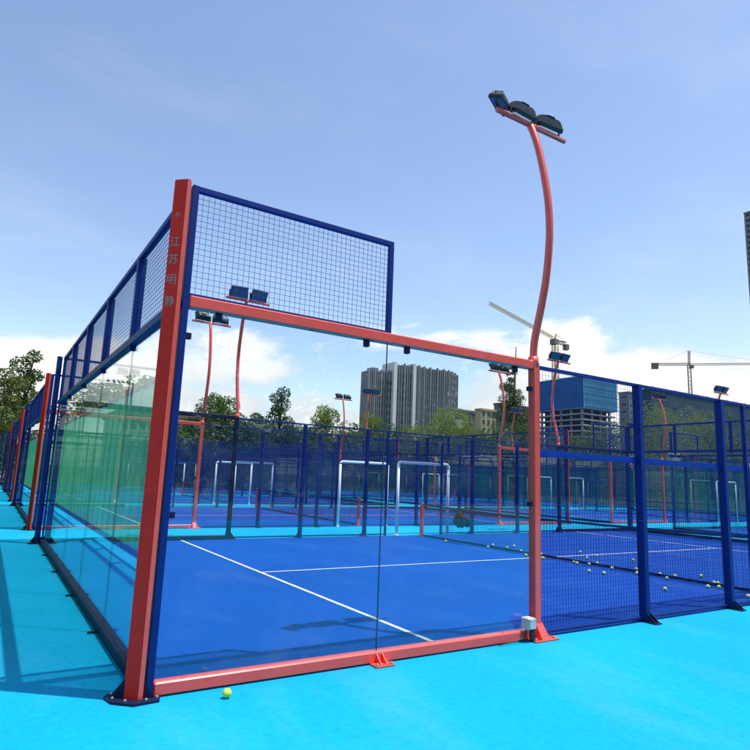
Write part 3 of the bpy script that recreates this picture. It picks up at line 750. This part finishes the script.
# ------------------------------------------------------------------ light
SUN = Vector((.27,-.22,1)).normalized(); EL = math.asin(SUN.z); AZ = math.atan2(SUN.x,SUN.y)
sl = bpy.data.lights.new('sun','SUN'); sl.energy = 5.0; sl.angle = math.radians(.53); sl.color = (1,.965,.90)
so = bpy.data.objects.new('sun',sl); C.objects.link(so); so.rotation_euler = SUN.to_track_quat('Z','Y').to_euler(); so.location = (0,0,40)
w = bpy.data.worlds.new('World'); S.world = w; w.use_nodes = True; n = w.node_tree.nodes; l = w.node_tree.links; n.clear()
out = n.new('ShaderNodeOutputWorld'); bg = n.new('ShaderNodeBackground'); bg.inputs['Strength'].default_value = .10; l.new(bg.outputs[0],out.inputs[0])
sky = n.new('ShaderNodeTexSky'); sky.sky_type = 'NISHITA'; sky.sun_disc = False; sky.sun_elevation = EL; sky.sun_rotation = AZ; sky.altitude = 50; sky.air_density = 1.0; sky.dust_density = .6; sky.ozone_density = 2.0
tc = n.new('ShaderNodeTexCoord'); sep = n.new('ShaderNodeSeparateXYZ'); l.new(tc.outputs['Generated'],sep.inputs[0])
def math_(op,a,b=None,clamp=False):
    q = n.new('ShaderNodeMath'); q.operation = op; q.use_clamp = clamp
    for i,v in enumerate((a,b)):
        if v is None: continue
        if isinstance(v,(int,float)): q.inputs[i].default_value = v
        else: l.new(v,q.inputs[i])
    return q.outputs[0]
def rngw(v,a,b,c,d,smooth=True):
    q = n.new('ShaderNodeMapRange'); q.interpolation_type = 'SMOOTHSTEP' if smooth else 'LINEAR'
    for nm,x in (('From Min',a),('From Max',b),('To Min',c),('To Max',d)): q.inputs[nm].default_value = x
    l.new(v,q.inputs['Value']); return q.outputs[0]
z = sep.outputs['Z']
tint = n.new('ShaderNodeMix'); tint.data_type = 'RGBA'; tint.blend_type = 'MULTIPLY'; tint.inputs['Factor'].default_value = 1
tint.inputs['B'].default_value = (2.42,2.3,2.25,1); l.new(sky.outputs[0],tint.inputs['A'])
mp = n.new('ShaderNodeMapping'); mp.inputs['Scale'].default_value = (1,1,2.6); mp.inputs['Location'].default_value = (7.7,4.1,.3); l.new(tc.outputs['Generated'],mp.inputs[0])
cn = n.new('ShaderNodeTexNoise'); cn.inputs['Scale'].default_value = 3.4; cn.inputs['Detail'].default_value = 9; cn.inputs['Roughness'].default_value = .56; cn.inputs['Distortion'].default_value = .3; l.new(mp.outputs[0],cn.inputs['Vector'])
bias = rngw(z,.10,.34,.20,-.20,False)
dens = rngw(math_('ADD',math_('ADD',cn.outputs['Fac'],bias),math_('MULTIPLY',rngw(sep.outputs['X'],.55,.85,0,.11),rngw(z,.20,.30,1,0))),.51,.63,0,1)
mp2 = n.new('ShaderNodeMapping'); mp2.inputs['Scale'].default_value = (.8,1.6,3.2); mp2.inputs['Rotation'].default_value = (0,0,.6); l.new(tc.outputs['Generated'],mp2.inputs[0])
wn = n.new('ShaderNodeTexNoise'); wn.inputs['Scale'].default_value = 2.2; wn.inputs['Detail'].default_value = 8; wn.inputs['Roughness'].default_value = .62; l.new(mp2.outputs[0],wn.inputs['Vector'])
wisp = math_('MULTIPLY',rngw(wn.outputs['Fac'],.42,.8,0,.22),rngw(z,.0,.9,1,.35))
cl = math_('MAXIMUM',math_('MULTIPLY',dens,.95),wisp)
mx = n.new('ShaderNodeMix'); mx.data_type = 'RGBA'; l.new(cl,mx.inputs['Factor']); l.new(tint.outputs['Result'],mx.inputs['A'])
cs_ = n.new('ShaderNodeMix'); cs_.data_type = 'RGBA'; cs_.inputs['A'].default_value = (8.4,8.9,9.6,1); cs_.inputs['B'].default_value = (12,11.8,11.6,1); l.new(rngw(cn.outputs['Fac'],.35,.62,0,1),cs_.inputs['Factor'])
l.new(cs_.outputs['Result'],mx.inputs['B']); l.new(mx.outputs['Result'],bg.inputs['Color'])

S.view_settings.view_transform = 'Standard'; S.view_settings.look = 'None'; S.view_settings.exposure = 0; S.view_settings.gamma = 1
S.view_settings.use_curve_mapping = False
S.render.engine = 'CYCLES'
cy = S.cycles; cy.max_bounces = 7; cy.diffuse_bounces = 3; cy.glossy_bounces = 4; cy.transmission_bounces = 4; cy.transparent_max_bounces = 48
cy.caustics_reflective = False; cy.caustics_refractive = False; cy.sample_clamp_indirect = 6; cy.use_denoising = True
